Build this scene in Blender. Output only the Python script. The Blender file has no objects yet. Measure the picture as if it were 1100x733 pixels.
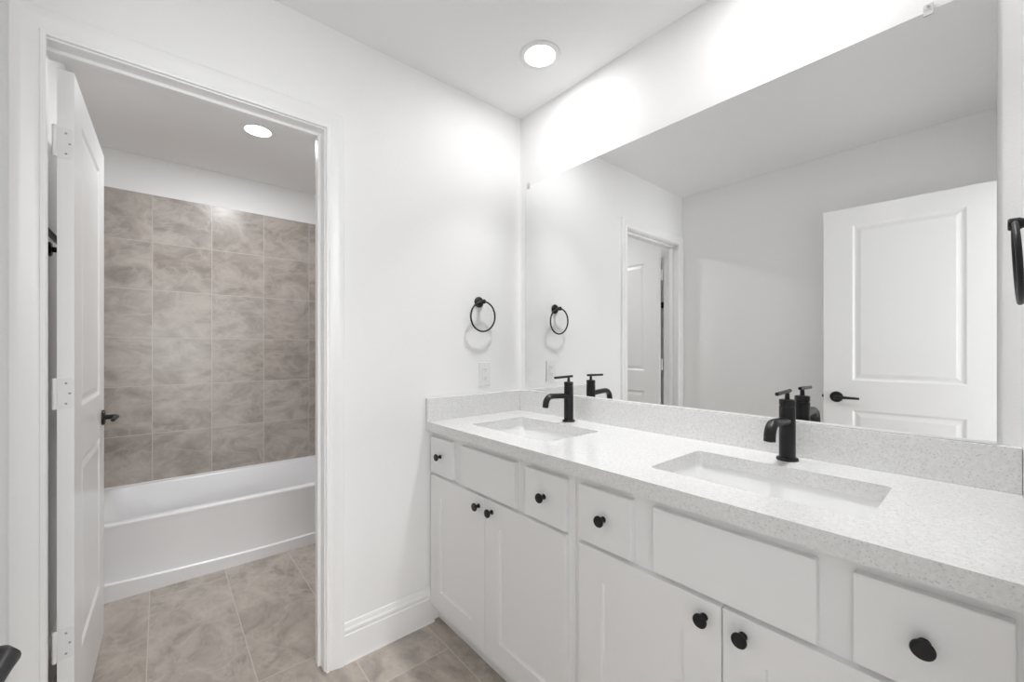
import bpy, bmesh, math, random
from mathutils import Vector, Matrix

S = bpy.context.scene
COL = S.collection
PI = math.pi

# ------------------------------------------------------------------ camera
cam = bpy.data.cameras.new('camera')
cam.sensor_width = 36.0
cam.lens = 442.0 / 1100.0 * 36.0
cam.shift_y = 8.0 / 1100.0
cam.clip_start = 0.01
cam_o = bpy.data.objects.new('camera', cam)
COL.objects.link(cam_o)
cam_o.location = (1.636, -1.460, 1.22)
cam_o.rotation_euler = (PI / 2, 0, math.radians(49.425))
S.camera = cam_o

# ------------------------------------------------------------------ light and exposure
S.view_settings.view_transform = 'Standard'
S.view_settings.look = 'None'
S.view_settings.gamma = 1.0
S.view_settings.use_curve_mapping = False
S.view_settings.exposure = 0.07

LAMP_W = 2.25             # watts of each recessed lamp over the vanity
LAMP_TUB = 10.2          # watts of the recessed lamp by the bathtub
LAMP_TUB_DOWN = 0.9
LAMP_DOWN = 2.3          # watts of their narrower downward beam
DAY_FILL = 94.0              # watts of the fill light added at the invented bedroom window

world = bpy.data.worlds.new('world')
S.world = world
world.use_nodes = True
wb = world.node_tree.nodes['Background']
wb.inputs['Color'].default_value = (1.0, 1.0, 1.0, 1)
wb.inputs['Strength'].default_value = 0.6

S.cycles.max_bounces = 24
S.cycles.diffuse_bounces = 20
S.cycles.glossy_bounces = 8
S.cycles.caustics_reflective = False
S.cycles.caustics_refractive = False
S.cycles.sample_clamp_indirect = 4.0
S.cycles.use_denoising = True


# ------------------------------------------------------------------ materials
def new_mat(name):
    m = bpy.data.materials.new(name)
    m.use_nodes = True
    nt = m.node_tree
    return m, nt, nt.nodes['Principled BSDF']


def node(nt, typ, **kw):
    n = nt.nodes.new(typ)
    for k, v in kw.items():
        setattr(n, k, v)
    return n


def paint(name, col, rough, bump=0.0, scale=250.0, spec=0.5):
    m, nt, b = new_mat(name)
    b.inputs['Base Color'].default_value = (*col, 1)
    b.inputs['Roughness'].default_value = rough
    b.inputs['Specular IOR Level'].default_value = spec
    if bump:
        tc = node(nt, 'ShaderNodeTexCoord')
        nz = node(nt, 'ShaderNodeTexNoise')
        nz.inputs['Scale'].default_value = scale
        nz.inputs['Detail'].default_value = 2.0
        bp = node(nt, 'ShaderNodeBump')
        bp.inputs['Strength'].default_value = bump
        bp.inputs['Distance'].default_value = 0.002
        nt.links.new(tc.outputs['Object'], nz.inputs['Vector'])
        nt.links.new(nz.outputs['Fac'], bp.inputs['Height'])
        nt.links.new(bp.outputs['Normal'], b.inputs['Normal'])
    return m


WALL = (0.86, 0.86, 0.86)
M_wall = paint('wall_paint', WALL, 0.55, 0.25, 160.0, 0.3)
M_ceil = paint('ceiling_paint', (0.86, 0.86, 0.86), 0.8, 0.2, 120.0, 0.2)
M_trim = paint('trim_paint', (0.86, 0.86, 0.86), 0.3)
M_door = paint('door_paint', (0.86, 0.86, 0.86), 0.28)
M_cab = paint('cabinet_paint', (0.82, 0.82, 0.82), 0.38)
M_hinge = paint('painted_hinge', (0.80, 0.80, 0.80), 0.35)
M_plastic = paint('white_plastic', (0.80, 0.80, 0.79), 0.3)
M_slot = paint('dark_slot', (0.30, 0.30, 0.30), 0.6)
M_porc = paint('porcelain', (0.85, 0.85, 0.85), 0.08)
M_tub = paint('tub_acrylic', (0.80, 0.80, 0.81), 0.28)
M_caulk = paint('caulk', (0.82, 0.81, 0.79), 0.5)
M_black = paint('matte_black_metal', (0.010, 0.010, 0.011), 0.4, 0, 0, 0.35)
M_lamptrim = paint('lamp_trim', (0.80, 0.80, 0.80), 0.35)


def metal(name, col, rough):
    m, nt, b = new_mat(name)
    b.inputs['Base Color'].default_value = (*col, 1)
    b.inputs['Metallic'].default_value = 1.0
    b.inputs['Roughness'].default_value = rough
    return m


M_mirror = metal('mirror_silver', (0.955, 0.96, 0.955), 0.0)
M_mirror_edge = paint('mirror_edge', (0.22, 0.24, 0.23), 0.3)
M_chrome = metal('chrome', (0.8, 0.8, 0.8), 0.15)
m, nt, b = new_mat('clear_plastic')
b.inputs['Base Color'].default_value = (0.9, 0.9, 0.9, 1)
b.inputs['Roughness'].default_value = 0.15
b.inputs['Transmission Weight'].default_value = 0.25
M_clear = m


def lamp_mat(name, strength):
    m, nt, b = new_mat(name)
    b.inputs['Base Color'].default_value = (0.9, 0.9, 0.9, 1)
    b.inputs['Emission Color'].default_value = (1.0, 0.985, 0.96, 1)
    b.inputs['Emission Strength'].default_value = strength
    return m


M_lens = lamp_mat('lamp_lens', 12.0)


def quartz():
    m, nt, b = new_mat('white_quartz')
    tc = node(nt, 'ShaderNodeTexCoord')
    v = node(nt, 'ShaderNodeTexVoronoi')
    v.inputs['Scale'].default_value = 420.0
    nz = node(nt, 'ShaderNodeTexNoise')
    nz.inputs['Scale'].default_value = 120.0
    nz.inputs['Detail'].default_value = 4.0
    r1 = node(nt, 'ShaderNodeValToRGB')
    r1.color_ramp.elements[0].position = 0.0
    r1.color_ramp.elements[0].color = (0.57, 0.56, 0.55, 1)
    r1.color_ramp.elements[1].position = 0.14
    r1.color_ramp.elements[1].color = (0.77, 0.77, 0.765, 1)
    sep = node(nt, 'ShaderNodeSeparateColor')
    mx = node(nt, 'ShaderNodeMix', data_type='RGBA')
    mx.inputs['A'].default_value = (0.80, 0.80, 0.79, 1)
    r2 = node(nt, 'ShaderNodeValToRGB')
    r2.color_ramp.elements[0].position = 0.42
    r2.color_ramp.elements[0].color = (0.93, 0.93, 0.93, 1)
    r2.color_ramp.elements[1].position = 0.62
    r2.color_ramp.elements[1].color = (1, 1, 1, 1)
    mul = node(nt, 'ShaderNodeMix', data_type='RGBA', blend_type='MULTIPLY')
    mul.inputs['Factor'].default_value = 1.0
    L = nt.links.new
    L(tc.outputs['Object'], v.inputs['Vector'])
    L(tc.outputs['Object'], nz.inputs['Vector'])
    L(v.outputs['Color'], sep.inputs['Color'])
    L(sep.outputs['Red'], r1.inputs['Fac'])
    L(nz.outputs['Fac'], r2.inputs['Fac'])
    L(r1.outputs['Color'], mul.inputs['A'])
    L(r2.outputs['Color'], mul.inputs['B'])
    L(mul.outputs['Result'], b.inputs['Base Color'])
    b.inputs['Roughness'].default_value = 0.16
    return m


M_quartz = quartz()


def tile_mat(name, axes, origin, w, h, offset, dark, light, grout, rough, groutw=0.0038):
    """stone-look porcelain tile: brick layout, a different vein field on every tile"""
    m, nt, b = new_mat(name)
    L = nt.links.new
    tc = node(nt, 'ShaderNodeTexCoord')
    sx = node(nt, 'ShaderNodeSeparateXYZ')
    L(tc.outputs['Object'], sx.inputs['Vector'])
    cx = node(nt, 'ShaderNodeCombineXYZ')
    for i, ax in enumerate(axes):
        s = node(nt, 'ShaderNodeMath', operation='SUBTRACT')
        s.inputs[1].default_value = origin[i]
        L(sx.outputs[ax], s.inputs[0])
        L(s.outputs[0], cx.inputs[i])
    br = node(nt, 'ShaderNodeTexBrick')
    br.offset = offset
    br.offset_frequency = 2
    br.squash = 1.0
    br.inputs['Color1'].default_value = (0, 0, 0, 1)
    br.inputs['Color2'].default_value = (1, 1, 1, 1)
    br.inputs['Mortar'].default_value = (0.5, 0.5, 0.5, 1)
    br.inputs['Scale'].default_value = 1.0
    br.inputs['Mortar Size'].default_value = groutw / 2
    br.inputs['Mortar Smooth'].default_value = 0.1
    br.inputs['Brick Width'].default_value = w
    br.inputs['Row Height'].default_value = h
    L(cx.outputs['Vector'], br.inputs['Vector'])
    wv = node(nt, 'ShaderNodeMath', operation='MULTIPLY')
    wv.inputs[1].default_value = 37.0
    L(br.outputs['Color'], wv.inputs[0])
    n1 = node(nt, 'ShaderNodeTexNoise', noise_dimensions='4D')
    n1.inputs['Scale'].default_value = 5.5
    n1.inputs['Detail'].default_value = 7.0
    n1.inputs['Roughness'].default_value = 0.66
    n1.inputs['Distortion'].default_value = 1.1
    mp = node(nt, 'ShaderNodeMapping')
    mp.inputs['Rotation'].default_value = (0, 0, 0.5)
    mp.inputs['Scale'].default_value = (0.9, 1.35, 1)
    L(cx.outputs['Vector'], mp.inputs['Vector'])
    L(mp.outputs['Vector'], n1.inputs['Vector'])
    L(wv.outputs[0], n1.inputs['W'])
    rp = node(nt, 'ShaderNodeValToRGB')
    rp.color_ramp.elements[0].position = 0.33
    rp.color_ramp.elements[0].color = (*dark, 1)
    rp.color_ramp.elements[1].position = 0.64
    rp.color_ramp.elements[1].color = (*light, 1)
    L(n1.outputs['Fac'], rp.inputs['Fac'])
    # thin pale veins
    n2 = node(nt, 'ShaderNodeTexNoise', noise_dimensions='4D')
    n2.inputs['Scale'].default_value = 3.4
    n2.inputs['Detail'].default_value = 5.0
    n2.inputs['Roughness'].default_value = 0.6
    n2.inputs['Distortion'].default_value = 0.8
    L(mp.outputs['Vector'], n2.inputs['Vector'])
    w2 = node(nt, 'ShaderNodeMath', operation='ADD')
    w2.inputs[1].default_value = 11.3
    L(wv.outputs[0], w2.inputs[0])
    L(w2.outputs[0], n2.inputs['W'])
    d1 = node(nt, 'ShaderNodeMath', operation='SUBTRACT')
    d1.inputs[1].default_value = 0.5
    L(n2.outputs['Fac'], d1.inputs[0])
    d2 = node(nt, 'ShaderNodeMath', operation='ABSOLUTE')
    L(d1.outputs[0], d2.inputs[0])
    vr = node(nt, 'ShaderNodeValToRGB')
    vr.color_ramp.elements[0].position = 0.0
    vr.color_ramp.elements[0].color = (0.42, 0.42, 0.42, 1)
    vr.color_ramp.elements[1].position = 0.035
    vr.color_ramp.elements[1].color = (0, 0, 0, 1)
    L(d2.outputs[0], vr.inputs['Fac'])
    vm = node(nt, 'ShaderNodeMix', data_type='RGBA')
    vm.inputs['B'].default_value = (light[0] * 1.1, light[1] * 1.1, light[2] * 1.1, 1)
    L(vr.outputs['Color'], vm.inputs['Factor'])
    L(rp.outputs['Color'], vm.inputs['A'])
    # per-tile tint
    tint = node(nt, 'ShaderNodeValToRGB')
    tint.color_ramp.elements[0].color = (0.93, 0.91, 0.88, 1)
    tint.color_ramp.elements[1].color = (1.05, 1.04, 1.04, 1)
    L(br.outputs['Color'], tint.inputs['Fac'])
    mul = node(nt, 'ShaderNodeMix', data_type='RGBA', blend_type='MULTIPLY')
    mul.inputs['Factor'].default_value = 1.0
    L(vm.outputs['Result'], mul.inputs['A'])
    L(tint.outputs['Color'], mul.inputs['B'])
    mg = node(nt, 'ShaderNodeMix', data_type='RGBA')
    mg.inputs['B'].default_value = (*grout, 1)
    L(br.outputs['Fac'], mg.inputs['Factor'])
    L(mul.outputs['Result'], mg.inputs['A'])
    L(mg.outputs['Result'], b.inputs['Base Color'])
    bp = node(nt, 'ShaderNodeBump', invert=True)
    bp.inputs['Strength'].default_value = 0.5
    bp.inputs['Distance'].default_value = 0.001
    L(br.outputs['Fac'], bp.inputs['Height'])
    L(bp.outputs['Normal'], b.inputs['Normal'])
    b.inputs['Roughness'].default_value = rough
    return m


T_DARK = (0.275, 0.243, 0.22)
T_LIGHT = (0.475, 0.435, 0.405)
M_floor = tile_mat('floor_tile', ('X', 'Y'), (0.195 - 6.1, -0.567 - 6.2), 1.22, 0.31, 0.25,
                   (0.285, 0.25, 0.222), (0.50, 0.455, 0.41), (0.57, 0.52, 0.46), 0.42)
M_tileback = tile_mat('wall_tile_back', ('Y', 'Z'), (-1.495 - 3.08, 0.372 - 3.05), 0.308, 0.305, 0.0,
                      T_DARK, T_LIGHT, (0.52, 0.48, 0.455), 0.3)
M_tileside = tile_mat('wall_tile_side', ('X', 'Z'), (-1.85 - 3.08, 0.372 - 3.05), 0.308, 0.305, 0.0,
                      T_DARK, T_LIGHT, (0.52, 0.48, 0.455), 0.3)


# ------------------------------------------------------------------ mesh helpers
def box(bm, x0, x1, y0, y1, z0, z1):
    vs = [bm.verts.new((x, y, z)) for x in (x0, x1) for y in (y0, y1) for z in (z0, z1)]
    for q in ((0, 1, 3, 2), (4, 6, 7, 5), (0, 4, 5, 1), (2, 3, 7, 6), (0, 2, 6, 4), (1, 5, 7, 3)):
        bm.faces.new([vs[i] for i in q])


def boxes(*bs):
    bm = bmesh.new()
    for b_ in bs:
        box(bm, *b_)
    return bm


def frame_of(d):
    d = Vector(d).normalized()
    a = Vector((0, 0, 1)) if abs(d.z) < 0.9 else Vector((1, 0, 0))
    u = d.cross(a).normalized()
    return d, u, d.cross(u).normalized()


def lathe(bm, prof, org=(0, 0, 0), d=(0, 0, 1), seg=32, cap=True):
    """prof: (distance along d, radius)"""
    d, u, v = frame_of(d)
    org = Vector(org)
    rings = []
    for h, r in prof:
        rings.append([bm.verts.new(org + d * h + (u * math.cos(2 * PI * k / seg) + v * math.sin(2 * PI * k / seg)) * r)
                      for k in range(seg)])
    for a, b_ in zip(rings, rings[1:]):
        for k in range(seg):
            bm.faces.new((a[k], a[(k + 1) % seg], b_[(k + 1) % seg], b_[k]))
    if cap:
        bm.faces.new(rings[0][::-1])
        bm.faces.new(rings[-1])
    return rings


def tube(bm, pts, rad, seg=16, flat=None, closed=False):
    """rad: one radius or one per point; flat: (axis, factor) squeezes the section along a world axis"""
    pts = [Vector(p) for p in pts]
    n = len(pts)
    rs = rad if isinstance(rad, (list, tuple)) else [rad] * n
    rings = []
    u = None
    for i, p in enumerate(pts):
        a = pts[(i - 1) % n] if closed or i > 0 else p
        c = pts[(i + 1) % n] if closed or i < n - 1 else p
        d = (c - a).normalized()
        if u is None:
            _, u, _ = frame_of(d)
        u = (u - d * u.dot(d)).normalized()
        v = d.cross(u)
        ring = []
        for k in range(seg):
            o = (u * math.cos(2 * PI * k / seg) + v * math.sin(2 * PI * k / seg)) * rs[i]
            if flat:
                ax = Vector(flat[0])
                ax = (ax - d * ax.dot(d))
                if ax.length > 1e-6:
                    ax.normalize()
                    o = o - ax * o.dot(ax) * (1 - flat[1])
            ring.append(bm.verts.new(p + o))
        rings.append(ring)
    m_ = n if closed else n - 1
    for i in range(m_):
        a, b_ = rings[i], rings[(i + 1) % n]
        for k in range(seg):
            bm.faces.new((a[k], a[(k + 1) % seg], b_[(k + 1) % seg], b_[k]))
    if not closed:
        bm.faces.new(rings[0][::-1])
        bm.faces.new(rings[-1])


def rrect(x0, x1, y0, y1, r, z, seg=8):
    out = []
    for cx, cy, a0 in ((x1 - r, y1 - r, 0), (x0 + r, y1 - r, PI / 2), (x0 + r, y0 + r, PI), (x1 - r, y0 + r, 1.5 * PI)):
        for k in range(seg + 1):
            a = a0 + PI / 2 * k / seg
            out.append((cx + r * math.cos(a), cy + r * math.sin(a), z))
    return out


def loft(bm, loops, cap_end=True):
    rings = [[bm.verts.new(p) for p in lp] for lp in loops]
    n = len(rings[0])
    for a, b_ in zip(rings, rings[1:]):
        for k in range(n):
            bm.faces.new((a[k], a[(k + 1) % n], b_[(k + 1) % n], b_[k]))
    if cap_end:
        bm.faces.new(rings[-1])
    return rings


def obj(name, bm, mat, parent=None, smooth=None, bevel=0.0, bseg=2, local=False):
    """link a bmesh as one object; geometry is written in room coordinates unless local"""
    bmesh.ops.recalc_face_normals(bm, faces=bm.faces[:])
    me = bpy.data.meshes.new(name)
    if parent is not None and not local:
        w = Vector(parent['_w'])
        for v in bm.verts:
            v.co -= w
    bm.to_mesh(me)
    bm.free()
    me.materials.append(mat)
    o = bpy.data.objects.new(name, me)
    COL.objects.link(o)
    if parent is not None:
        o.parent = parent
        o['_w'] = list(parent['_w'])
    else:
        o['_w'] = [0.0, 0.0, 0.0]
    if smooth is not None:
        for p in me.polygons:
            p.use_smooth = True
        me.set_sharp_from_angle(angle=math.radians(smooth))
    if bevel:
        md = o.modifiers.new('edge', 'BEVEL')
        md.width = bevel
        md.segments = bseg
        md.limit_method = 'ANGLE'
        md.angle_limit = math.radians(50)
    return o


def thing(name, label, cat, loc=(0, 0, 0), group=None, kind=None, rotz=0.0):
    o = bpy.data.objects.new(name, None)
    o.empty_display_size = 0.05
    COL.objects.link(o)
    o.location = loc
    o.rotation_euler = (0, 0, rotz)
    o['_w'] = list(loc)
    return tag(o, label, cat, group, kind)


def tag(o, label, cat, group=None, kind=None):
    o['label'] = label
    o['category'] = cat
    if group:
        o['group'] = group
    if kind:
        o['kind'] = kind
    return o


def struct(name, bm, mat, label, cat, **kw):
    return tag(obj(name, bm, mat, **kw), label, cat, kind='structure')


def dup(root, loc, label, rotz=None, name=None):
    r = root.copy()
    COL.objects.link(r)
    r.location = loc
    if rotz is not None:
        r.rotation_euler = (0, 0, rotz)
    r['label'] = label
    for ch in list(root.children):
        c = ch.copy()
        COL.objects.link(c)
        c.parent = r
        for g in list(ch.children):
            d = g.copy()
            COL.objects.link(d)
            d.parent = c
    return r


# ------------------------------------------------------------------ the room shell
CEIL = 2.44
XR = 1.70          # right wall
YF = -1.77         # wall opposite the mirror
XT = -1.858        # back wall of the tub alcove (behind its tile)
YTR = -0.245       # right wall of the tub alcove
WT = 0.115
JL, JR, JH = -1.702, -0.990, 2.045     # inner faces of the inner doorway's jambs and head

struct('floor', boxes((XT - 0.1, XR + WT, YF - 0.1, 0.1, -0.08, 0.0)), M_floor,
       'taupe stone-look tile floor with pale grout', 'floor')
struct('ceiling', boxes((-WT, XR + WT, YF - 0.1, 0.1, CEIL, CEIL + 0.08)), M_ceil,
       'smooth white ceiling over the vanity', 'ceiling')
struct('ceiling_alcove', boxes((XT - 0.1, -WT, YF - 0.1, 0.1, CEIL, CEIL + 0.08)), M_ceil,
       'smooth white ceiling over the bathtub', 'ceiling')
struct('wall_back', boxes((0.0, XR + WT, 0.0, 0.1, 0.0, CEIL)), M_wall,
       'white wall that carries the wide mirror', 'wall')
struct('wall_left', boxes((-WT, 0, JR + 0.018, 0.1, 0, CEIL), (-WT, 0, YF, JL - 0.018, 0, CEIL),
                          (-WT, 0, JL - 0.018, JR + 0.018, JH + 0.018, CEIL)), M_wall,
       'white partition wall with the doorway to the bathtub', 'wall')
struct('wall_front', boxes((XT, XR + WT, YF - 0.1, YF, 0, CEIL)), M_wall,
       'plain white wall facing the mirror, behind the open door', 'wall')
struct('wall_right', boxes((XR, XR + WT, -0.93, 0.0, 0, CEIL), (XR, XR + WT, YF, -1.70, 0, CEIL),
                           (XR, XR + WT, -1.70, -0.93, JH + 0.018, CEIL)), M_wall,
       'white wall at the right end of the vanity', 'wall')
struct('wall_alcove_back', boxes((XT - 0.1, XT, YF - 0.1, 0.1, 0, CEIL)), M_wall,
       'white wall above the tile behind the bathtub', 'wall')
struct('wall_alcove_right', boxes((XT, -WT, YTR, 0.1, 0, CEIL)), M_wall,
       'white wall at the right end of the bathtub', 'wall')
struct('wall_tile_back', boxes((XT, -1.85, YF, YTR, 0.35, 2.20)), M_tileback,
       'taupe stone-look square tile on the wall behind the bathtub', 'tile')
struct('wall_tile_left', boxes((-1.85, -1.10, YF, YF + 0.008, 0.35, 2.20)), M_tileside,
       'taupe tile on the wall at the left end of the bathtub', 'tile')
struct('wall_tile_right', boxes((-1.85, -1.10, YTR - 0.008, YTR, 0.35, 2.20)), M_tileside,
       'taupe tile on the wall at the right end of the bathtub', 'tile')

# the adjoining bedroom, unseen: its window is invented to bring daylight through the doorway
BX0, BX1, BY0, BY1 = XR + WT, 4.7, -3.0, 0.6
WY0, WY1, WZ0, WZ1 = -2.15, -0.45, 0.75, 2.10
M_carpet = paint('grey_carpet', (0.52, 0.51, 0.50), 0.95, 0.6, 400.0, 0.1)
struct('floor_bedroom', boxes((BX0, BX1, BY0, BY1, -0.08, 0.0)), M_carpet, 'light grey carpet of the adjoining bedroom', 'floor')
struct('ceiling_bedroom', boxes((BX0, BX1, BY0, BY1, CEIL, CEIL + 0.08)), M_ceil, 'white ceiling of the adjoining bedroom', 'ceiling')
struct('wall_bedroom_left', boxes((BX0, BX1, BY0 - 0.1, BY0, 0, CEIL)), M_wall, 'white side wall of the adjoining bedroom, left', 'wall')
struct('wall_bedroom_right', boxes((BX0, BX1, BY1, BY1 + 0.1, 0, CEIL)), M_wall, 'white side wall of the adjoining bedroom, right', 'wall')
struct('wall_bedroom_near', boxes((XR, BX0, BY0, YF - 0.1, 0, CEIL), (XR, BX0, 0.1, BY1, 0, CEIL)), M_wall,
       'white bedroom wall on both sides of the bathroom', 'wall')
struct('wall_bedroom_far', boxes((BX1, BX1 + 0.12, BY0, WY0, 0, CEIL), (BX1, BX1 + 0.12, WY1, BY1, 0, CEIL),
                                 (BX1, BX1 + 0.12, WY0, WY1, 0, WZ0), (BX1, BX1 + 0.12, WY0, WY1, WZ1, CEIL)), M_wall,
       'white bedroom wall with the invented window', 'wall')
wm = (WY0 + WY1) / 2  # invented window, out of view, framing the added daylight
struct('added_window_1', boxes((BX1 + 0.05, BX1 + 0.09, WY0, WY0 + 0.05, WZ0, WZ1), (BX1 + 0.05, BX1 + 0.09, WY1 - 0.05, WY1, WZ0, WZ1),
                         (BX1 + 0.05, BX1 + 0.09, WY0 + 0.05, WY1 - 0.05, WZ0, WZ0 + 0.05), (BX1 + 0.05, BX1 + 0.09, WY0 + 0.05, WY1 - 0.05, WZ1 - 0.05, WZ1),
                         (BX1 + 0.055, BX1 + 0.085, wm - 0.02, wm + 0.02, WZ0 + 0.05, WZ1 - 0.05)), M_trim,
       'unseen white window frame added around the daylight fill, opposite the bathroom doorway', 'window')
ld = bpy.data.lights.new('added_daylight', 'AREA')  # area light added as fill, standing in for daylight from outside
ld.shape = 'RECTANGLE'
ld.size, ld.size_y = WZ1 - WZ0, WY1 - WY0
ld.energy = DAY_FILL
ld.color = (0.975, 0.99, 1.0)
dl = bpy.data.objects.new('added_daylight', ld)
COL.objects.link(dl)
dl.location = (BX1 + 0.11, wm, (WZ0 + WZ1) / 2)
dl.rotation_euler = (0, PI / 2, 0)

# doorway casing: a profile swept up, across and down with mitred corners
PROF = [(0, 0), (0, 0.010), (0.004, 0.0125), (0.010, 0.0125), (0.013, 0.0085), (0.017, 0.0085), (0.024, 0.0105),
        (0.040, 0.0150), (0.044, 0.0165), (0.052, 0.0180), (0.061, 0.0180), (0.065, 0.0150), (0.065, 0)]


def casing(bm, x, sx, ya, yb, zt):
    """ya / yb: inner edges of the two legs (ya > yb); sx: the side of the wall that faces the viewer"""
    path = []
    for t, h in PROF:
        path.append([(x + sx * h, ya + t, 0), (x + sx * h, ya + t, zt + t), (x + sx * h, yb - t, zt + t), (x + sx * h, yb - t, 0)])
    rows = [[bm.verts.new(p) for p in row] for row in path]
    for a, b_ in zip(rows, rows[1:]):
        for k in range(3):
            bm.faces.new((a[k], a[k + 1], b_[k + 1], b_[k]))
    for k in (0, 3):
        bm.faces.new([r[k] for r in rows])


bm = bmesh.new()
casing(bm, 0.0, 1, JR + 0.005, JL + 0.014, JH + 0.005)
t1 = struct('trim_1', bm, M_trim, 'white moulded casing around the doorway to the bathtub', 'trim', smooth=35)
bm = bmesh.new()
casing(bm, -WT, -1, JR + 0.005, JL - 0.002, JH + 0.005)
struct('trim_2', bm, M_trim, 'white moulded casing on the bathtub side of the doorway', 'trim', smooth=35)
bm = boxes((-WT, 0, JR, JR + 0.018, 0, JH + 0.018), (-WT, 0, JL - 0.018, JL, 0, JH + 0.018), (-WT, 0, JL, JR, JH, JH + 0.018),
           (-0.075, -0.042, JR - 0.011, JR, 0, JH), (-0.075, -0.042, JL, JL + 0.006, 0, JH),
           (-0.075, -0.042, JL + 0.006, JR - 0.011, JH - 0.011, JH))
jamb = struct('trim_3', bm, M_trim, 'white door jamb with stop strip inside the doorway to the bathtub', 'trim', bevel=0.0012)
# strike plate set in the right jamb
obj('strike_plate', boxes((-0.105, -0.078, JR - 0.0012, JR, 0.905, 0.962)), M_black, jamb, bevel=0.0005)
bm = bmesh.new()
casing(bm, XR, -1, -0.945, -1.69, JH + 0.005)
# the doorway the picture is taken from
bm2 = boxes((XR, XR + WT, -0.948, -0.93, 0, JH + 0.018), (XR, XR + WT, -1.70, -1.688, 0, JH + 0.018),
            (XR, XR + WT, -1.688, -0.948, JH, JH + 0.018))
bm.free()
struct('trim_4', bm2, M_trim, 'white jamb lining the entrance doorway at the right', 'trim')

# baseboards: flat board with a stepped top
BPROF = [(0, 0), (0.013, 0), (0.013, 0.108), (0.0095, 0.112), (0.0095, 0.116), (0.0115, 0.119), (0.0115, 0.129),
         (0.008, 0.134), (0.0065, 0.138), (0.0065, 0.142), (0.004, 0.152), (0, 0.154)]


def baseboard(bm, a, b_, nrm):
    a, b_, n = Vector(a), Vector(b_), Vector(nrm)
    rows = [[bm.verts.new(p + n * t + Vector((0, 0, h))) for p in (a, b_)] for t, h in BPROF]
    for r, s in zip(rows, rows[1:]):
        bm.faces.new((r[0], r[1], s[1], s[0]))
    bm.faces.new([r[0] for r in rows])
    bm.faces.new([r[1] for r in rows])


bm = bmesh.new()
baseboard(bm, (0, JR + 0.0705, 0), (0, -0.5265, 0), (1, 0, 0))
bl = struct('baseboard_left', bm, M_trim, 'white stepped baseboard between doorway casing and vanity', 'baseboard')
bm = boxes((0.013, 0.0165, JR + 0.071, -0.527, 0, 0.0035))
obj('caulk_line', bm, M_caulk, bl)
bm = bmesh.new()
baseboard(bm, (0.0, YF, 0), (1.66, YF, 0), (0, 1, 0))
struct('baseboard_front', bm, M_trim, 'white baseboard on the wall facing the mirror', 'baseboard')
bm = bmesh.new()
baseboard(bm, (-WT - 0.02, YF, 0), (-1.11, YF, 0), (0, 1, 0))
struct('baseboard_alcove', bm, M_trim, 'white baseboard on the wall behind the bathroom inner door', 'baseboard')


# ------------------------------------------------------------------ vanity cabinets
FF = -0.525        # front of the face frame
FD = -0.545        # front of doors and drawers


def knob(x, z, parent):
    bm = bmesh.new()
    lathe(bm, [(0, 0.0085), (0.002, 0.0085), (0.005, 0.0062), (0.011, 0.0058), (0.015, 0.0085), (0.018, 0.0135),
               (0.0205, 0.0152), (0.0235, 0.0152), (0.0255, 0.0138), (0.0262, 0.010)], (x, FD, z), (0, -1, 0), 28)
    return obj('knob', bm, M_black, parent, smooth=40)


def slab_front(name, x0, x1, parent, z0=0.674, z1=0.831):
    return obj(name, boxes((x0, x1, FD, FF, z0, z1)), M_cab, parent, bevel=0.0025)


def shaker(x0, x1, z0, z1, parent):
    """recessed-panel door: stiles and rails around a lower centre panel, one skin"""
    bm = bmesh.new()
    w = 0.082

    def ring(d, y):
        return [bm.verts.new(p) for p in ((x0 + d, y, z0 + d), (x1 - d, y, z0 + d), (x1 - d, y, z1 - d), (x0 + d, y, z1 - d))]
    rs = [ring(0, FF), ring(0, FD + 0.0015), ring(0.0015, FD), ring(w, FD), ring(w + 0.003, FD + 0.0085)]
    for a, b_ in zip(rs, rs[1:]):
        for k in range(4):
            bm.faces.new((a[k], a[(k + 1) % 4], b_[(k + 1) % 4], b_[k]))
    bm.faces.new(rs[-1])
    bm.faces.new(rs[0][::-1])
    return obj('door', bm, M_cab, parent)


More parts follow.
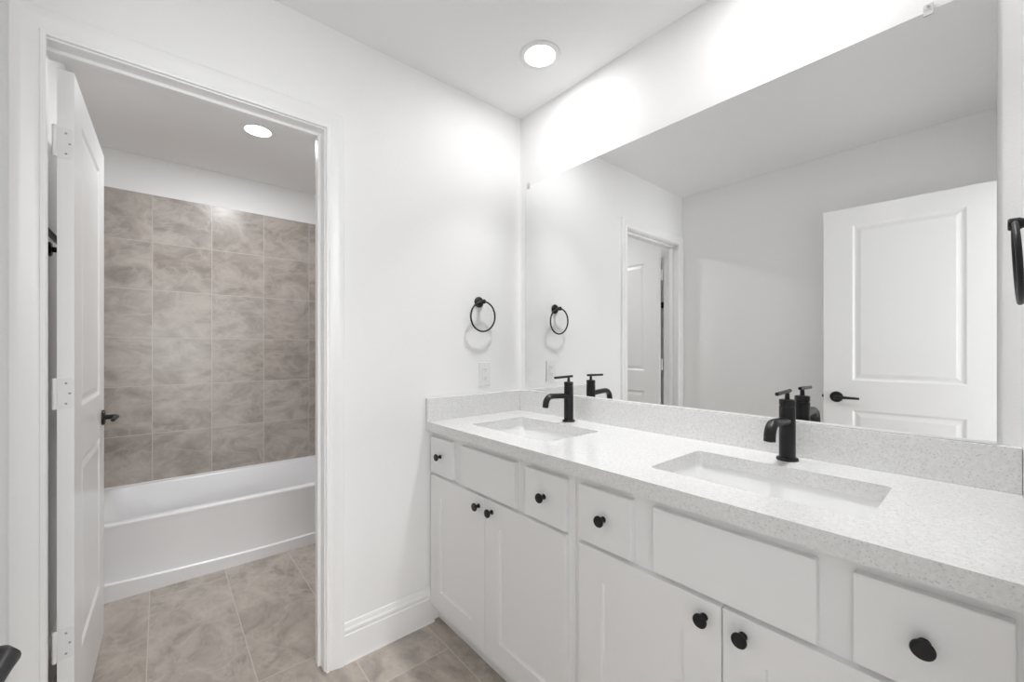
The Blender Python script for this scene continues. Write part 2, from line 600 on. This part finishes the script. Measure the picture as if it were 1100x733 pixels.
def cabinet(x0, x1, label, drawers, false_front, doors):
    t = thing('vanity_cabinet', label, 'cabinet', ((x0 + x1) / 2, -0.27, 0), 'white vanity cabinets under the countertop')
    zt = 0.8575
    obj('cabinet_body', boxes((x0, x0 + 0.016, FF + 0.02, -0.003, 0.085, zt), (x1 - 0.016, x1, FF + 0.02, -0.003, 0.085, zt),
                              (x0 + 0.016, x1 - 0.016, FF + 0.02, -0.003, 0.085, 0.101),
                              (x0 + 0.016, x1 - 0.016, -0.012, -0.003, 0.101, zt)), M_cab, t)
    xs = sorted([x0, x1])
    rails = [(x0, x1, FF, FF + 0.02, 0.826, zt), (x0, x1, FF, FF + 0.02, 0.652, 0.686), (x0, x1, FF, FF + 0.02, 0.085, 0.1)]
    cuts = [x0] + [c for c in drawers_gaps(drawers, false_front)] + [x1]
    rails.append((x0, cuts[1] if x0 > 0.5 else x0 + 0.02, FF, FF + 0.02, 0.1, 0.652))
    rails.append((doors[1][1] - 0.012, x1, FF, FF + 0.02, 0.1, 0.652))
    rails.append((doors[0][1] - 0.02, doors[0][1] + 0.022, FF + 0.001, FF + 0.02, 0.1, 0.652))
    g = drawers_gaps(drawers, false_front)
    allf = sorted([d[:2] for d in drawers] + [false_front])
    rails.append((x0, allf[0][0] + 0.012, FF, FF + 0.02, 0.686, 0.826))
    for a, b_ in zip(allf, allf[1:]):
        rails.append((a[1] - 0.012, b_[0] + 0.012, FF, FF + 0.02, 0.686, 0.826))
    rails.append((allf[-1][1] - 0.012, x1, FF, FF + 0.02, 0.686, 0.826))
    obj('face_frame', boxes(*rails), M_cab, t)
    obj('toe_kick', boxes((x0, x1, -0.496, -0.480, 0.0, 0.085)), M_cab, t)
    for a, b_ in drawers:
        d = slab_front('drawer', a, b_, t)
        knob((a + b_) / 2 if not (a > 1.4) else 1.566, 0.755, d)
    slab_front('false_drawer_front', false_front[0], false_front[1], t)
    for (a, b_), kx in zip(doors, (doors[0][1] - 0.036, doors[1][0] + 0.041)):
        d = shaker(a, b_, 0.086, 0.663, t)
        knob(kx, 0.626, d)
    return t


def drawers_gaps(drawers, ff):
    allf = sorted([d[:2] for d in drawers] + [ff])
    return [(a[1] + b_[0]) / 2 for a, b_ in zip(allf, allf[1:])]


cabinet(0.0015, 0.8345, 'white shaker vanity cabinet against the doorway partition, under the far sink',
        [(0.010, 0.181), (0.632, 0.810)], (0.254, 0.579), [(0.010, 0.411), (0.414, 0.810)])
cabinet(0.8355, 1.6985, 'white shaker vanity cabinet under the near sink, beside the right wall',
        [(0.861, 1.036), (1.478, 1.658)], (1.095, 1.426), [(0.861, 1.257), (1.260, 1.658)])

# ------------------------------------------------------------------ countertop with two cut-outs
ZC, ZB = 0.897, 0.858
SINKS = [(0.190, 0.642, -0.450, -0.158), (1.029, 1.485, -0.447, -0.165)]
top = thing('countertop', 'long white speckled quartz vanity top with low splash and two sink cut-outs', 'countertop', (0.85, -0.28, ZB))
bm = bmesh.new()
loops = [[(0.001, -0.565, ZC), (1.699, -0.565, ZC), (1.699, -0.0005, ZC), (0.001, -0.0005, ZC)]]
for s in SINKS:
    loops.append(rrect(*s, 0.014, ZC, 6))
edges = []
for lp in loops:
    vs = [bm.verts.new(p) for p in lp]
    for a, b_ in zip(vs, vs[1:] + vs[:1]):
        edges.append(bm.edges.new((a, b_)))
bmesh.ops.triangle_fill(bm, use_beauty=True, use_dissolve=False, edges=edges)
ext = bmesh.ops.extrude_face_region(bm, geom=bm.faces[:])
for v in [g for g in ext['geom'] if isinstance(g, bmesh.types.BMVert)]:
    v.co.z = ZB
obj('slab', bm, M_quartz, top)
obj('backsplash', boxes((0.021, 1.679, -0.020, -0.0005, ZC, 1.000)), M_quartz, top, bevel=0.0015)
for x0, x1 in ((0.0005, 0.0205), (1.6795, 1.6995)):
    obj('side_splash', boxes((x0, x1, -0.565, -0.0005, ZC, 1.000)), M_quartz, top, bevel=0.0015)

# ------------------------------------------------------------------ sinks


def sink(s, label):
    x0, x1, y0, y1 = s
    cx, cy = (x0 + x1) / 2, (y0 + y1) / 2
    t = thing('sink', label, 'sink', (cx, cy, ZB - 0.14), 'undermount vanity sinks')
    bm = bmesh.new()
    e = 0.004
    lo = []
    for d, z, r in ((-0.02, ZB - 0.001, 0.03), (-e, ZB - 0.001, 0.018), (-e + 0.002, ZB - 0.008, 0.018), (0.004, ZB - 0.06, 0.022),
                    (0.010, ZB - 0.10, 0.028), (0.020, ZB - 0.120, 0.036), (0.040, ZB - 0.130, 0.045), (0.09, ZB - 0.134, 0.03)):
        lo.append(rrect(x0 + d, x1 - d, y0 + d, y1 - d, r, z, 6))
    lo.append([(cx + (p[0] - cx) * 0.12, cy + (p[1] - cy) * 0.25, ZB - 0.137) for p in lo[-1]])
    loft(bm, lo)
    o = obj('basin', bm, M_porc, t, smooth=60)
    bm = bmesh.new()
    lathe(bm, [(0, 0.024), (0.002, 0.024), (0.004, 0.021), (0.004, 0.016), (0.007, 0.015), (0.009, 0.011)], (cx, cy, ZB - 0.137), (0, 0, 1))
    obj('drain', bm, M_black, t, smooth=40)
    return t


sink(SINKS[0], 'white rectangular undermount sink below the far faucet by the towel ring wall')
sink(SINKS[1], 'white rectangular undermount sink below the near faucet, closer to the right wall')

# ------------------------------------------------------------------ faucets


def faucet(loc, label):
    t = thing('faucet', label, 'faucet', loc, 'matte black single-hole faucets')
    bm = bmesh.new()
    lathe(bm, [(0, 0.0275), (0.006, 0.0275), (0.0075, 0.026), (0.0075, 0.020)], seg=36)
    obj('base_flange', bm, M_black, t, smooth=40, local=True)
    bm = bmesh.new()
    lathe(bm, [(0.0070, 0.0205), (0.156, 0.0205), (0.156, 0.0185), (0.159, 0.0185), (0.159, 0.0205), (0.173, 0.0205), (0.175, 0.019), (0.176, 0.012)], seg=36)
    obj('faucet_body', bm, M_black, t, smooth=40, local=True)
    bm = bmesh.new()
    pts = [(0, -0.012, 0.113), (0, -0.05, 0.1165), (0, -0.09, 0.1185)]
    for k in range(9):
        a = k / 8 * math.radians(82)
        pts.append((0, -0.110 - 0.034 * math.sin(a), 0.085 + 0.034 * math.cos(a)))
    pts.append((0, -0.146, 0.074))
    tube(bm, pts, 0.0145, 20, flat=((0, 0.3, 1), 0.80))
    sp = obj('spout', bm, M_black, t, smooth=50, local=True)
    bm = bmesh.new()
    lathe(bm, [(0, 0.0078), (0.002, 0.0078)], (0, -0.1463, 0.0742), (0, -0.13, -1), 16)
    obj('aerator', bm, M_slot, sp, smooth=40, local=True)
    bm = bmesh.new()
    lathe(bm, [(0.176, 0.0065), (0.194, 0.0055)], seg=20)
    tube(bm, [(0, -0.088, 0.1965), (0, 0.024, 0.1990)], 0.0052, 18)
    obj('lever_handle', bm, M_black, t, smooth=40, local=True)
    return t


f0 = faucet((0.414, -0.083, ZC), 'matte black cross-lever faucet behind the far sink by the towel ring wall')
dup(f0, (1.249, -0.078, ZC), 'matte black cross-lever faucet behind the near sink, closer to the right wall')

# ------------------------------------------------------------------ mirror
MX0, MX1, MZ0, MZ1 = 0.047, 1.6425, 1.0055, 2.060
mr = thing('mirror', 'wide frameless mirror on the wall above the vanity splash', 'mirror', ((MX0 + MX1) / 2, 0, MZ0))
g = obj('glass', boxes((MX0, MX1, -0.0055, -0.0008, MZ0, MZ1)), M_mirror, mr)
g.data.materials.append(M_mirror_edge)
for p in g.data.polygons:
    if abs(p.normal.y) < 0.5:
        p.material_index = 1
obj('bottom_channel', boxes((MX0 - 0.001, MX1 + 0.001, -0.0120, -0.0005, 1.0008, 1.0053)), M_trim, mr)
for x in (0.068, 1.532):
    bm = boxes((x - 0.009, x + 0.009, -0.0085, -0.0058, MZ1 - 0.010, MZ1 + 0.004), (x - 0.009, x + 0.009, -0.0085, -0.0005, MZ1 + 0.0005, MZ1 + 0.018))
    c = obj('clip', bm, M_clear, mr, bevel=0.001)
    bm = bmesh.new()
    lathe(bm, [(0, 0.0035), (0.0015, 0.003)], (x, -0.0085, MZ1 + 0.010), (0, -1, 0), 12)
    obj('screw', bm, M_chrome, c)

# ------------------------------------------------------------------ towel rings


def towel_ring(loc, rotz, label):
    """local +X leaves the wall"""
    t = thing('towel_ring', label, 'towel ring', loc, 'black wall-mounted towel rings', rotz=rotz)
    bm = bmesh.new()
    lathe(bm, [(0, 0.0265), (0.004, 0.0265), (0.0065, 0.0255), (0.0085, 0.022), (0.010, 0.014)], (0, 0, 0), (1, 0, 0), 32)
    obj('rosette', bm, M_black, t, smooth=40, local=True)
    bm = bmesh.new()
    lathe(bm, [(0.0095, 0.0095), (0.030, 0.0085), (0.034, 0.011), (0.046, 0.011), (0.048, 0.009)], (0, 0, 0), (1, 0, 0), 24)
    obj('post', bm, M_black, t, smooth=40, local=True)
    bm = bmesh.new()
    R = 0.072
    pts = [(0.0365 + 0.0035 * math.cos(2 * PI * k / 64), R * math.sin(2 * PI * k / 64), -0.0715 + R * math.cos(2 * PI * k / 64)) for k in range(64)]
    tube(bm, pts, 0.0042, 12, closed=True)
    obj('ring', bm, M_black, t, smooth=60, local=True)
    return t


tr = towel_ring((0.0005, -0.274, 1.446), 0.0, 'black towel ring above the white outlet on the wall left of the mirror')
dup(tr, (XR + 0.002, -0.28, 1.446), 'black towel ring seen edge-on at the right border of the photo', PI)

# ------------------------------------------------------------------ outlet
OY, OZ = -0.240, 1.094
ot = thing('wall_outlet', 'white wall outlet below the towel ring and above the side splash', 'outlet', (0, OY, OZ))
obj('cover_plate', boxes((0.0004, 0.0055, OY - 0.036, OY + 0.036, OZ - 0.058, OZ + 0.058)), M_plastic, ot, bevel=0.002)
rc = obj('receptacle', boxes((0.0055, 0.0085, OY - 0.0165, OY + 0.0165, OZ - 0.033, OZ + 0.033)), M_plastic, ot, bevel=0.001)
for dz in (0.020, -0.020):
    bm = boxes((0.0084, 0.0090, OY - 0.0075, OY - 0.0055, dz + OZ - 0.002, dz + OZ + 0.006),
               (0.0084, 0.0090, OY + 0.0055, OY + 0.0075, dz + OZ - 0.002, dz + OZ + 0.006),
               (0.0084, 0.0090, OY - 0.002, OY + 0.002, dz + OZ - 0.009, dz + OZ - 0.005))
    obj('socket', bm, M_slot, rc)
for dz in (0.0045, -0.0045):
    obj('button', boxes((0.0084, 0.0098, OY - 0.007, OY + 0.007, dz + OZ - 0.003, dz + OZ + 0.003)), M_plastic, rc, bevel=0.0005)
for dz in (0.048, -0.048):
    bm = bmesh.new()
    lathe(bm, [(0, 0.003), (0.001, 0.0025)], (0.0055, OY, OZ + dz), (1, 0, 0), 12)
    obj('screw', bm, M_lamptrim, ot)


# ------------------------------------------------------------------ doors
def lever(parent, u, z, side, t2, toward=-1):
    """a lever set on one face of the door; local: u along the leaf, side = sign of local y"""
    bm = bmesh.new()
    lathe(bm, [(0, 0.0315), (0.005, 0.0315), (0.008, 0.030), (0.010, 0.024), (0.0105, 0.012)], (u, side * t2, z), (0, side, 0), 36)
    r = obj('door_lever', bm, M_black, parent, smooth=40, local=True)
    bm = bmesh.new()
    y = side * (t2 + 0.043)
    pts = [(u, side * (t2 + 0.009), z), (u, side * (t2 + 0.029), z), (u + toward * 0.003, side * (t2 + 0.038), z),
           (u + toward * 0.010, y, z), (u + toward * 0.022, y, z + 0.0005), (u + toward * 0.070, y, z), (u + toward * 0.108, y - side * 0.002, z - 0.001)]
    tube(bm, pts, [0.011, 0.011, 0.011, 0.0105, 0.0095, 0.0082, 0.0070], 18, flat=((0, 0, 1), 0.9))
    obj('handle', bm, M_black, r, smooth=50, local=True)
    return r


def door_leaf(w, h, th, panels):
    bm = bmesh.new()
    t2 = th / 2
    for sd in (-1, 1):
        y = sd * t2

        def rect(x0, x1, z0, z1, yy):
            return [bm.verts.new((x0, yy, z0)), bm.verts.new((x1, yy, z0)), bm.verts.new((x1, yy, z1)), bm.verts.new((x0, yy, z1))]
        px0, px1 = panels[0][0], panels[0][1]
        bm.faces.new(rect(0, px0, 0, h, y))
        bm.faces.new(rect(px1, w, 0, h, y))
        zs = [0.0]
        for p in panels:
            zs += [p[2], p[3]]
        zs.append(h)
        for a, b_ in zip(zs[0::2], zs[1::2]):
            bm.faces.new(rect(px0, px1, a, b_, y))
        for (x0, x1, z0, z1) in panels:
            prev = None
            for d, dep in ((0, 0), (0.003, 0.0015), (0.010, 0.0060), (0.016, 0.0068), (0.021, 0.0060), (0.036, 0.0024), (0.038, 0.002)):
                r = rect(x0 + d, x1 - d, z0 + d, z1 - d, sd * (t2 - dep))
                if prev:
                    for k in range(4):
                        bm.faces.new((prev[k], prev[(k + 1) % 4], r[(k + 1) % 4], r[k]))
                prev = r
            bm.faces.new(prev)
    for q in (((0, -t2, 0), (w, -t2, 0), (w, t2, 0), (0, t2, 0)), ((0, -t2, h), (w, -t2, h), (w, t2, h), (0, t2, h)),
              ((0, -t2, 0), (0, t2, 0), (0, t2, h), (0, -t2, h)), ((w, -t2, 0), (w, t2, 0), (w, t2, h), (w, -t2, h))):
        bm.faces.new([bm.verts.new(p) for p in q])
    bmesh.ops.remove_doubles(bm, verts=bm.verts[:], dist=1e-5)
    return bm


def hinge(parent, z, side, t2):
    """painted butt hinge on the hinge edge (local x = 0), knuckle at the side corner"""
    bm = bmesh.new()
    pl = [(-0.0006, a, b_) for a, b_, _ in rrect(-0.0155, 0.0190, -0.0445, 0.0445, 0.007, 0, 5)]
    lo = [[(x, y * side, zz + z) for x, y, zz in pl], [(-0.0022, y * side, zz + z) for x, y, zz in pl]]
    rings = loft(bm, lo)
    bm.faces.new(rings[0][::-1])
    h = obj('hinge', bm, M_hinge, parent, local=True)
    bm = bmesh.new()
    lathe(bm, [(-0.0445, 0.0055), (0.0445, 0.0055), (0.047, 0.003)], (-0.009, side * (t2 + 0.0035), z), (0, 0, 1), 16)
    obj('knuckle', bm, M_hinge, h, smooth=40, local=True)
    for dy, dz in ((-0.001, 0.030), (-0.0085, 0.0), (-0.001, -0.030)):
        bm = bmesh.new()
        lathe(bm, [(0, 0.0030), (0.0006, 0.0024)], (-0.0022, side * dy, z + dz), (-1, 0, 0), 12)
        obj('screw', bm, M_slot, h, local=True)


def door(name, loc, rotz, w, label, kn_side):
    h, th = 2.028, 0.035
    t2 = th / 2
    t = thing(name, label, 'door', loc, None, 'structure', rotz)
    st = 0.135 if w > 0.7 else 0.13
    obj('leaf', door_leaf(w, h, th, [(st, w - st, 0.245, 0.850), (st, w - st, 1.022, 1.925)]), M_door, t, local=True)
    zl = 0.921
    lever(t, w - 0.062, zl, -1, t2)
    lever(t, w - 0.062, zl, 1, t2)
    obj('latch', boxes((w, w + 0.0016, -0.0125, 0.0125, zl - 0.028, zl + 0.028), (w + 0.0016, w + 0.010, -0.006, 0.007, zl - 0.007, zl + 0.007)),
        M_black, t, local=True)
    for z in (1.812, 1.075, 0.338):
        hinge(t, z, kn_side, t2)
    return t


door('door_1', (-0.142, -1.6705, 0.012), PI - 0.018, 0.690,
     'white two-panel door standing open into the bathtub room, hinge edge facing the viewer', 1)
door('door_2', (1.686, -1.668, 0.012), PI - 0.060, 0.718,
     'white two-panel entrance door standing open along the wall, seen in the mirror', 1)

# ------------------------------------------------------------------ bathtub
TX0, TX1, TY0, TY1, TZ = -1.849, -1.122, YF + 0.009, YTR - 0.009, 0.372
tb = thing('bathtub', 'white alcove bathtub with flat apron against the taupe tile', 'bathtub', ((TX0 + TX1) / 2, (TY0 + TY1) / 2, 0))
bm = bmesh.new()
lo = []
N = 8


def tubloop(a, b_, c, d, r, z):
    return rrect(TX0 + a, TX1 - b_, TY0 + c, TY1 - d, r, z, N)


for a, b_, c, d, r, z in ((0.0, 0.004, 0.0, 0.0, 0.004, TZ - 0.024), (0.0, 0.0, 0.0, 0.0, 0.004, TZ - 0.012), (0.0, 0.0018, 0.0, 0.0, 0.004, TZ - 0.004),
                          (0.001, 0.008, 0.001, 0.001, 0.006, TZ), (0.030, 0.046, 0.060, 0.060, 0.09, TZ), (0.036, 0.054, 0.069, 0.070, 0.095, TZ - 0.004),
                          (0.042, 0.060, 0.079, 0.080, 0.10, TZ - 0.015), (0.075, 0.095, 0.14, 0.11, 0.13, TZ - 0.13), (0.10, 0.115, 0.20, 0.13, 0.14, TZ - 0.25),
                          (0.125, 0.14, 0.27, 0.16, 0.14, TZ - 0.30), (0.17, 0.18, 0.34, 0.21, 0.12, TZ - 0.315)):
    lo.append(tubloop(a, b_, c, d, r, z))
loft(bm, lo)
obj('basin', bm, M_tub, tb, smooth=50)
# apron: a shallow recessed face over a skirt whose upper edge dips in the middle
bm = bmesh.new()
ys = [TY0 + (TY1 - TY0) * k / 40 for k in range(41)]
rows = []
for y in ys:
    s = (y - TY0) / (TY1 - TY0)
    zs = 0.062 + 0.030 * abs(2 * s - 1) ** 2
    prof = [(TX1, 0.0), (TX1, zs - 0.003), (TX1 - 0.003, zs), (TX1 - 0.009, zs + 0.004), (TX1 - 0.011, zs + 0.012), (TX1 - 0.011, 0.20),
            (TX1 - 0.009, TZ - 0.050), (TX1 - 0.006, TZ - 0.032), (TX1 - 0.004, TZ - 0.0241), (TX1 - 0.05, TZ - 0.0241), (TX1 - 0.05, 0.0)]
    rows.append([bm.verts.new((x, y, z)) for x, z in prof])
for a, b_ in zip(rows, rows[1:]):
    for k in range(len(a)):
        bm.faces.new((a[k], a[(k + 1) % len(a)], b_[(k + 1) % len(a)], b_[k]))
bm.faces.new(rows[0])
bm.faces.new(rows[-1][::-1])
obj('apron', bm, M_tub, tb, smooth=30)
bm = boxes((TX0, TX0 + 0.004, TY0, TY1, TZ - 0.002, TZ + 0.004))
obj('caulk_line', bm, M_caulk, tb)
bm = bmesh.new()
lathe(bm, [(0, 0.035), (0.006, 0.035), (0.010, 0.028)], ((TX0 + TX1) / 2, TY1 - 0.113, 0.25), (0, -1, 0.1), 28)
obj('overflow_plate', bm, M_black, tb, smooth=40)
bm = bmesh.new()
lathe(bm, [(0, 0.03), (0.003, 0.03), (0.005, 0.02)], ((TX0 + TX1) / 2, TY1 - 0.30, TZ - 0.315), (0, 0, 1), 24)
obj('drain', bm, M_black, tb, smooth=40)

# ------------------------------------------------------------------ towel bar behind the inner door
BZ = 1.585
wb_ = thing('towel_bar', 'black towel bar seen through the gap behind the inner door', 'towel bar', (-0.40, YF, BZ))
for x in (-0.62, -0.17):
    bm = bmesh.new()
    lathe(bm, [(0, 0.026), (0.004, 0.026), (0.008, 0.022), (0.009, 0.010), (0.046, 0.009)], (x, YF + 0.0005, BZ), (0, 1, 0), 28)
    obj('post', bm, M_black, wb_, smooth=40)
bm = bmesh.new()
tube(bm, [(-0.635, YF + 0.046, BZ), (-0.155, YF + 0.046, BZ)], 0.0085, 18)
obj('bar', bm, M_black, wb_, smooth=40)


# ------------------------------------------------------------------ recessed lamps
def downlight(x, y, label, watts, down):
    t = thing('recessed_light', label, 'ceiling light', (x, y, CEIL), 'round recessed ceiling lights')
    bm = bmesh.new()
    rg = lathe(bm, [(-0.0005, 0.086), (-0.004, 0.085), (-0.0065, 0.080), (-0.0065, 0.066), (-0.0045, 0.0625), (-0.0005, 0.0625)], (x, y, CEIL), (0, 0, 1), 48, cap=False)
    for k in range(48):
        bm.faces.new((rg[0][k], rg[0][(k + 1) % 48], rg[-1][(k + 1) % 48], rg[-1][k]))
    obj('trim_ring', bm, M_lamptrim, t, smooth=30)
    bm = bmesh.new()
    lathe(bm, [(-0.0008, 0.0622), (-0.0040, 0.0620), (-0.0052, 0.055)], (x, y, CEIL), (0, 0, 1), 48)
    obj('lens', bm, M_lens, t, smooth=40)
    for w_, a_ in ((watts, 180.0), (down, 76.0)):
        ld = bpy.data.lights.new('lamp', 'AREA')
        ld.shape = 'DISK'
        ld.size = 0.118
        ld.energy = w_
        ld.spread = math.radians(a_)
        ld.color = (1.0, 1.0, 1.0) if x > 0 else (0.955, 0.98, 1.0)
        lo_ = bpy.data.objects.new('lamp', ld)
        COL.objects.link(lo_)
        lo_.parent = t
        lo_.location = (0, 0, -0.0075)
    return t


downlight(0.412, -0.258, 'lit round recessed light in the ceiling above the far sink', LAMP_W, LAMP_DOWN)
downlight(1.250, -0.258, 'lit round recessed light in the ceiling above the near sink, beyond the photo edge', LAMP_W, LAMP_DOWN)
downlight(-1.035, -1.042, 'lit round recessed light in the ceiling by the bathtub', LAMP_TUB, LAMP_TUB_DOWN)

for o in S.objects:
    if '_w' in o:
        del o['_w']
